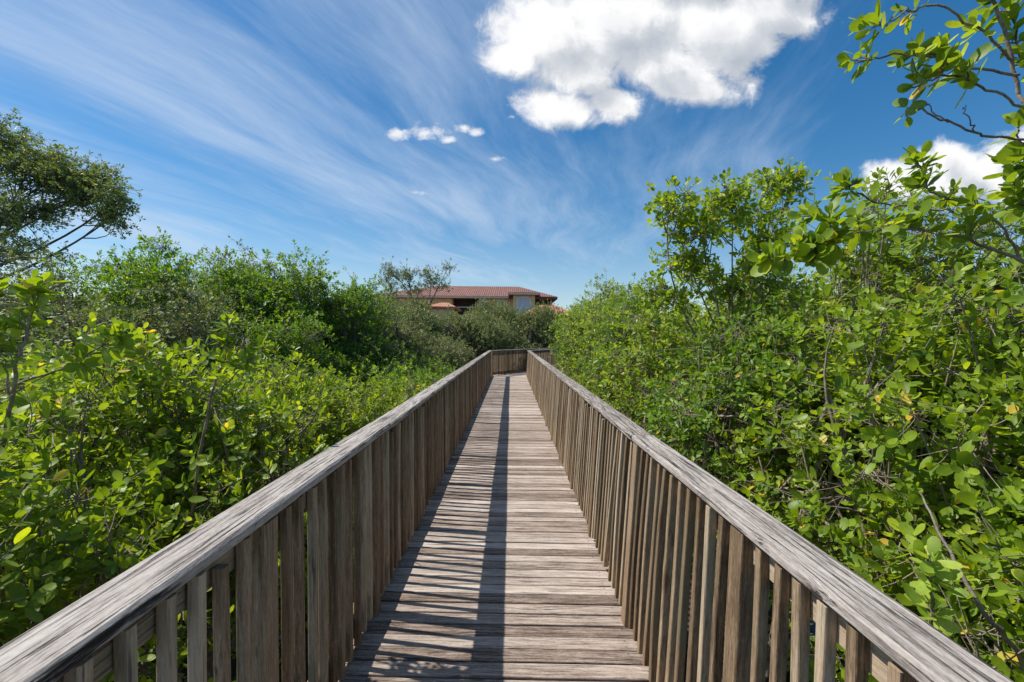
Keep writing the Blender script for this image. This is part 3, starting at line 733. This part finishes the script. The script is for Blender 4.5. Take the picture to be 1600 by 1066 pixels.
for i, (x, y, t, r, lod, lab) in enumerate(right_near):
    make_tree('mangrove_shrub', lab, x, y, t, r, species='mangrove' if i % 3 != 2 else 'mangrove_dark', leaf=[.070, .068, .085][lod], lod=lod, clumps=int((150 if lod < 2 else 100) * r * r) + 20, tips=11, pairs=4,
              cs=.16, group=GR, seed=i * 11 + 40, xmin=XRF, shoots=8)
SD = 4.7
make_tree('mangrove_sapling', 'tall open mangrove sapling standing out against the blue sky on the right', 2.35, 4.9, 1.85, .95, low=-1.3, species='mangrove', leaf=.066, lod=0, clumps=100, tips=9,
          pairs=4, cs=.10, group=None, seed=222, cat='tree', trunk_r=.013, xmin=XRF, fork=P(1150, 560, 4.8),
          blobs=[BL(1200, 290, 45, 25, 10, SD), BL(1145, 315, 50, 30, 12, SD), BL(1045, 320, 38, 22, 8, SD), BL(1090, 355, 50, 30, 12, SD), BL(1180, 365, 60, 40, 16, SD), BL(1070, 400, 40, 25, 7, SD),
                 BL(1140, 430, 80, 40, 18, SD), BL(1235, 300, 25, 18, 4, SD), BL(1210, 450, 80, 50, 14, SD), BL(1050, 455, 50, 30, 9, SD)])

# upright rosettes standing over the left shrubs
def q3(*a): return [P(u, v, d) for (u, v, d) in a]
branch_plant('mangrove_shoots', 'tallest pair of upright leafy mangrove shoots at the left edge of the photo',
    [(q3((-60, 1500, 2.6), (-20, 900, 2.2), (20, 620, 1.9), (45, 520, 1.85), (62, 455, 1.85)), (.012, .003), [(1.0, 5, .07), (.88, 4, .09), (.76, 4, .1), (.62, 4, .1)]),
     (q3((20, 620, 1.9), (0, 540, 1.85), (-8, 470, 1.85)), (.005, .002), [(1.0, 4, .07), (.6, 4, .08)]),
     (q3((30, 600, 1.9), (110, 570, 1.9), (160, 540, 1.9), (185, 525, 1.9)), (.005, .002), [(1.0, 4, .07), (.7, 4, .08), (.4, 4, .09)])], .066, 'mangrove', 31, [-2.2, 2.3, 0.0], 'shrub')
branch_plant('mangrove_shoots', 'tangle of pale mangrove twigs topped by leaf rosettes above the middle of the left shrubs',
    [(q3((250, 1300, 2.9), (300, 800, 2.6), (330, 620, 2.45), (352, 560, 2.4), (358, 512, 2.4)), (.010, .003), [(1.0, 5, .07), (.86, 4, .09), (.72, 4, .1), (.6, 4, .1)]),
     (q3((330, 620, 2.45), (380, 575, 2.4), (410, 548, 2.4)), (.004, .002), [(1.0, 4, .06), (.6, 4, .08)]),
     (q3((330, 620, 2.45), (270, 590, 2.3), (228, 560, 2.25), (205, 535, 2.25)), (.004, .002), [(1.0, 4, .07), (.7, 3, .08), (.35, 4, .09)])], .064, 'mangrove', 33, [-1.9, 2.9, 0.0], 'shrub')

# hero branches
bs = [2.6, 1.35, 0.0]
def q3(*a): return [P(u, v, d) for (u, v, d) in a]
paths = [
 (q3((2150, 1500, 1.5), (1900, 700, 1.4), (1700, 330, 1.35), (1610, 190, 1.35), (1572, 70, 1.35), (1532, -40, 1.35)), (.009, .004), [(.93, 3, .07), (.98, 3, .08)]),
 (q3((1578, 95, 1.35), (1540, 62, 1.33), (1470, 12, 1.3), (1420, 22, 1.28), (1375, 42, 1.28)), (.004, .002), [(1.0, 3, .05), (.72, 2, .05), (.3, 2, .06)]),
 (q3((1590, 118, 1.35), (1500, 104, 1.3), (1430, 86, 1.28), (1365, 92, 1.27)), (.004, .002), [(1.0, 4, .06), (.72, 2, .05), (.35, 3, .06), (.5, 3, .07)]),
 (q3((1602, 170, 1.35), (1540, 140, 1.3), (1480, 118, 1.28), (1440, 132, 1.27)), (.004, .002), [(1.0, 3, .06), (.75, 4, .07), (.5, 2, .06)]),
 (q3((1625, 225, 1.35), (1560, 215, 1.32), (1500, 200, 1.3), (1440, 172, 1.28), (1415, 172, 1.28)), (.004, .0018), [(1.0, 1, .03)]),
 (q3((1520, 205, 1.31), (1508, 180, 1.3), (1507, 165, 1.3)), (.002, .001), []),
 (q3((1480, 192, 1.3), (1450, 168, 1.29), (1446, 160, 1.29)), (.002, .001), []),
 (q3((1620, 130, 1.36), (1590, 80, 1.38), (1580, 20, 1.38)), (.004, .002), [(1.0, 4, .08), (.6, 4, .08), (.3, 3, .07)]),
 (q3((1660, 320, 1.4), (1640, 260, 1.38), (1600, 225, 1.36), (1590, 200, 1.36)), (.004, .002), [(1.0, 2, .05), (.5, 3, .06)]),
]
branch_plant('overhanging_tree', 'slender tree leaning in at the top right corner with sparse oval leaves', paths, .056, 'mangrove', 5, bs)
paths = [
 (q3((2000, 1200, 1.8), (1800, 650, 1.75), (1640, 440, 1.7), (1560, 395, 1.7), (1470, 362, 1.65), (1380, 358, 1.6), (1310, 372, 1.55), (1280, 385, 1.5)), (.009, .002),
     [(1.0, 5, .07), (.96, 4, .07), (.90, 4, .08), (.72, 4, .08), (.80, 3, .08), (.62, 5, .09), (.5, 4, .09)]),
 (q3((1600, 410, 1.7), (1560, 350, 1.7), (1500, 315, 1.7), (1455, 300, 1.68), (1440, 265, 1.68)), (.005, .002), [(1.0, 4, .06), (.8, 3, .06), (.6, 3, .07), (.4, 3, .07)]),
 (q3((1500, 330, 1.75), (1430, 325, 1.75), (1380, 318, 1.7), (1330, 300, 1.7), (1318, 290, 1.7)), (.004, .002), [(1.0, 3, .05), (.8, 3, .05), (.55, 2, .06)]),
 (q3((1640, 430, 1.7), (1610, 350, 1.7), (1590, 300, 1.65), (1580, 262, 1.65)), (.005, .002), [(1.0, 4, .07), (.75, 4, .08), (.5, 4, .08)]),
 (q3((1310, 372, 1.55), (1270, 392, 1.5), (1235, 400, 1.48), (1205, 405, 1.46)), (.004, .002), [(1.0, 4, .05), (.7, 4, .06), (.4, 4, .06), (.1, 4, .07)]),
 (q3((1300, 372, 1.55), (1295, 350, 1.55), (1275, 338, 1.55)), (.003, .002), [(1.0, 3, .05), (.5, 3, .05)]),
]
branch_plant('mangrove_branching_tree', 'mangrove tree at the right edge whose long arching branch reaches over the shrubs', paths, .064, 'mangrove', 15, [2.7, 1.75, 0.0])
paths = [(q3((1520, 1500, 1.45), (1480, 1120, 1.35), (1462, 960, 1.28), (1455, 880, 1.25)), (.007, .003), [(1.0, 3, .04), (.85, 3, .05), (.7, 2, .05)]),
         (q3((1520, 1500, 1.45), (1610, 1080, 1.5), (1540, 960, 1.5), (1480, 850, 1.6), (1440, 770, 1.7)), (.012, .003), [(.55, 1, .05)])]
branch_plant('mangrove_seedling', 'pale yellow green mangrove seedling with large leaves just outside the right rail', paths, .068, 'young', 25, [1.0, 1.35, 0.0], 'seedling')

# a further belt of trees closing the view round the building
protos = [make_tree('background_tree', 'olive green tree in the belt left of the building', -16.0, 24.0, 2.2, 2.8, species='olive', leaf=.12, lod=2, clumps=300, tips=12, pairs=4, cs=.3,
          group='belt of trees far behind', seed=800, cat='tree', stems=3, trunk_r=.08, bark=M_BARKD, lobe=.42)]
def copy_tree(o, x, y, s, rz, label):
    c = o.copy(); C.objects.link(c); c.location = (x, y, o.location.z); c.scale = (s, s, s); c.rotation_euler[2] = rz; c['label'] = label
    for ch in o.children:
        k = ch.copy(); C.objects.link(k); k.parent = c
    return c
rb = random.Random(4)
for i in range(22):
    x = -30 + (i % 11) * 6 + rb.uniform(-1, 1); yy = 33 + (i // 11) * 6 + rb.uniform(-1.5, 1.5)
    if -14 < x < 8 and i >= 11: continue
    s = .82 if -14 < x < 8 else rb.uniform(.9, 1.05)
    copy_tree(protos[0], x, yy, s, rb.uniform(0, 6.28), 'olive green tree among the belt of trees far behind the shrubs')
for (x, yy, s) in ((-9.5, 3.0, .62), (-14, 1.5, .8), (-12.5, 7.0, .7), (-19, 6, .9), (-17, 12, .85), (-24, 14, 1.0), (-22, 20, 1.0), (-15.5, 17.5, .8), (-28, 4, 1.0), (-8.0, -2.5, .6), (-13, -5, .8), (-22, -3, .9),
                   (8.5, 4.0, .62), (8.0, 9.0, .66), (9.0, 14.0, .72), (13, 1.0, .8), (14, 7.5, .85), (15, 14.5, .9), (12, 20, .85), (20, 5, .95), (21, 12, 1.0), (19, 21, 1.0), (8, 24, .75), (7.5, -2.0, .6), (14, -5, .8), (26, 17, 1.0)):
    copy_tree(protos[0], x, yy, s, rb.uniform(0, 6.28), 'olive green tree among the belt of trees far behind the shrubs')
protos[0]['label'] = 'olive green tree among the belt of trees far behind the shrubs'

# ------------------------------------------------------------------ the building beyond
def quadbox(Vs, Fs, x0, x1, y0, y1, z0, z1):
    k = len(Vs); Vs += [(x0, y0, z0), (x1, y0, z0), (x1, y1, z0), (x0, y1, z0), (x0, y0, z1), (x1, y0, z1), (x1, y1, z1), (x0, y1, z1)]
    Fs += [(k, k + 3, k + 2, k + 1), (k + 4, k + 5, k + 6, k + 7), (k, k + 1, k + 5, k + 4), (k + 1, k + 2, k + 6, k + 5), (k + 2, k + 3, k + 7, k + 6), (k + 3, k, k + 4, k + 7)]
def boxes(name, lst, mat, parent):
    Vs, Fs = [], []
    for b in lst: quadbox(Vs, Fs, *b)
    return mesh_obj(name, np.array(Vs), [np.array(Fs)], mat, parent)
def hip(name, x0, x1, y0, y1, z0, z1, rx0, rx1, ry, th, mat, parent):
    V = [(x0, y0, z0), (x1, y0, z0), (x1, y1, z0), (x0, y1, z0), (x0, y0, z0 - th), (x1, y0, z0 - th), (x1, y1, z0 - th), (x0, y1, z0 - th), (rx0, ry, z1), (rx1, ry, z1)]
    return mesh_obj(name, np.array(V), [np.array([(0, 1, 9, 8), (2, 3, 8, 9), (4, 5, 1, 0), (5, 6, 2, 1), (6, 7, 3, 2), (7, 4, 0, 3), (7, 6, 5, 4)]), np.array([(1, 2, 9), (3, 0, 8)])], mat, parent)
def tile_mat(name, c):
    m, g, out = new_mat(name); geo = g.n('ShaderNodeNewGeometry'); s = g.n('ShaderNodeSeparateXYZ'); g.put(s.inputs[0], geo.outputs['Position'])
    wv = g.m('SINE', g.m('MULTIPLY', s.outputs[0], 22.0)); row = g.m('FRACT', g.m('MULTIPLY', s.outputs[2], 6.0))
    n = g.noise(geo.outputs['Position'], 1.6, 6.0, 0.7)
    col = g.mix(g.ss(n, .3, .7), tuple(a * .72 for a in c), tuple(a * 1.25 for a in c))
    bp = g.n('ShaderNodeBump'); g.put(bp.inputs['Height'], g.m('ADD', wv, row)); bp.inputs['Strength'].default_value = .6; bp.inputs['Distance'].default_value = .05
    b = g.n('ShaderNodeBsdfPrincipled'); g.put(b.inputs['Base Color'], col); b.inputs['Roughness'].default_value = .8; g.put(b.inputs['Normal'], bp.outputs[0])
    m.node_tree.links.new(b.outputs[0], out.inputs[0]); return m
M_TILE = tile_mat('roof_tile', (0.205, 0.088, 0.066)); M_TILE2 = tile_mat('porch_tile', (0.42, 0.185, 0.11))
M_WALL = plain_mat('tan_stucco', (0.70, 0.53, 0.30), .9, .06, 2.0); M_TRIM = plain_mat('cream_trim', (0.62, 0.52, 0.38), .8, .05)
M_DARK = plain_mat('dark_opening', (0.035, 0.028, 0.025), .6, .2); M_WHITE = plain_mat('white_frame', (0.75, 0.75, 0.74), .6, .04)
m, g, out = new_mat('window_glass'); b = g.n('ShaderNodeBsdfPrincipled'); b.inputs['Base Color'].default_value = (0.42, 0.52, 0.60, 1); b.inputs['Roughness'].default_value = .12
m.node_tree.links.new(b.outputs[0], out.inputs[0]); M_GLASS = m

DB = 60.0
def bx(u, d=DB): return (u - VX) / FPX * d
def bz(v, u=740, d=DB): return float(P(u, v, d)[2])
bd = thing('apartment_building', 'long tan stucco building with a red brown tiled hip roof beyond the trees', 'building', (bx(720), DB, .35))
def rel(lst): return [(a - bx(720), b - bx(720), c - DB, d - DB, e - .35, f - .35) for (a, b, c, d, e, f) in lst]
ev = bz(465)
xl, xr = bx(584), bx(864)
pb1, pb2 = bx(801), bx(834)
boxes('wall', rel([(xl + .8, bx(706), DB, DB + 14, .35, ev), (bx(706), bx(747), DB + 2.2, DB + 14, .35, ev - .01), (bx(747), pb1, DB + .01, DB + 14, .35, ev - .003),
                   (pb1, pb2, DB - 2.0, DB + 13, .35, bz(458)), (pb2, bx(862), DB + 2.2, DB + 13.5, .35, ev - .006), (bx(847), bx(850), DB + .3, DB + .6, .35, ev - .02), (bx(859.5), bx(862), DB + .3, DB + .6, .35, ev - .02)]), M_WALL, bd)
def hipw(name, u0, u1, y0, y1, v0, v1, r0, r1, ry, mat, th=.3, d=DB):
    return hip(name, u0 - bx(720), u1 - bx(720), y0 - DB, y1 - DB, v0 - .35, v1 - .35, r0 - bx(720), r1 - bx(720), ry - DB, th, mat, bd)
hipw('roof', xl, xr + .45, DB - .9, DB + 15, ev + .12, bz(447.5, 740, DB + 7), xl + 7, bx(797) + 1.2, DB + 7, M_TILE)
hipw('roof', pb1 - .6, pb2 + .6, DB - 2.6, DB + 5, bz(459.5), bz(455), pb1 + 1.0, pb2 - 1.0, DB + 1.2, M_TILE)
boxes('fascia', rel([(pb1 - .55, pb2 + .55, DB - 2.7, DB - 2.605, bz(459.5) - .28, bz(459.5) - .05), (xl + .1, pb1 - .62, DB - 1.0, DB - .905, ev - .17, ev + .06)]), M_TRIM, bd)
def window(u0, u1, v0, v1, y, arch=False):
    x0, x1, z0, z1 = bx(u0) - bx(720), bx(u1) - bx(720), bz(v1, u0) - .35, bz(v0, u0) - .35; y = y - DB
    n = 14 if arch else 2; xc = (x0 + x1) / 2; hw = (x1 - x0) / 2
    def ring(gw, yy):
        pts = [(x0 - gw, yy, z0 - gw), (x1 + gw, yy, z0 - gw)]
        if arch:
            for k in range(13): a = math.pi * k / 12; pts.append((xc + (hw + gw) * math.cos(a), yy, z1 - hw * .45 + (hw * .45 + gw) * math.sin(a)))
        else: pts += [(x1 + gw, yy, z1 + gw), (x0 - gw, yy, z1 + gw)]
        return pts
    A = ring(.14, y - .05); B = ring(0, y - .05); Cc = ring(.14, y + .02); k = len(A)
    V = np.array(A + B + Cc); F = [(i, (i + 1) % k, k + (i + 1) % k, k + i) for i in range(k)] + [(2 * k + i, 2 * k + (i + 1) % k, (i + 1) % k, i) for i in range(k)]
    w = mesh_obj('window', V, [np.array(F)], M_WHITE, bd)
    mesh_obj('pane', np.array(ring(0.002, y - .02)), [np.array([list(range(k))])], M_GLASS, w)
    mm = [(xc - .03, xc + .03, y - .048, y - .022, z0, z1 - .05)] + [(x0, x1, y - .044, y - .024, z0 + (z1 - z0) * f - .02, z0 + (z1 - z0) * f + .02) for f in (.33, .66)]
    boxes('muntins', mm, M_WHITE, w)
window(777, 790, 469, 482, DB + .01); window(808, 826, 467, 490, DB - 2.0, True); window(750, 757, 469, 480, DB + .01)
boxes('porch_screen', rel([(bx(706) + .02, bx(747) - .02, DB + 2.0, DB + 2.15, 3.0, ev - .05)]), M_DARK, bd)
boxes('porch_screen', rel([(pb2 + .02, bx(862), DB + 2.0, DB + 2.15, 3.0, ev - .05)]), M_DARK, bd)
boxes('porch_rail', rel([(bx(706), bx(747), DB + .1, DB + .18, bz(481), bz(479.5))]), M_TRIM, bd)
d2 = 50.0
def low_roof(label, u0, u1, ve, vr, d, h):
    t = thing('low_pavilion', label, 'pavilion', (bx((u0 + u1) / 2, d), d, .35)); cx = bx((u0 + u1) / 2, d)
    x0, x1 = bx(u0, d) - cx, bx(u1, d) - cx; ze = bz(ve, (u0 + u1) / 2, d) - .35; zr = bz(vr, (u0 + u1) / 2, d) - .35
    hip('roof', x0, x1, 0, 6, ze, zr, x0 + (x1 - x0) * .38, x1 - (x1 - x0) * .38, 3, .25, M_TILE2, t)
    boxes('wall', [(x0 + .5, x1 - .5, .5, 5.5, 0, ze - .25)], M_WALL, t)
low_roof('low pavilion with an orange tiled roof at the right end of the tan building', 812, 905, 492, 473.5, 48.0, 3)
low_roof('small low pavilion with an orange roof peeping out left of the dark porch', 664, 712, 479, 470, 52.0, 3)
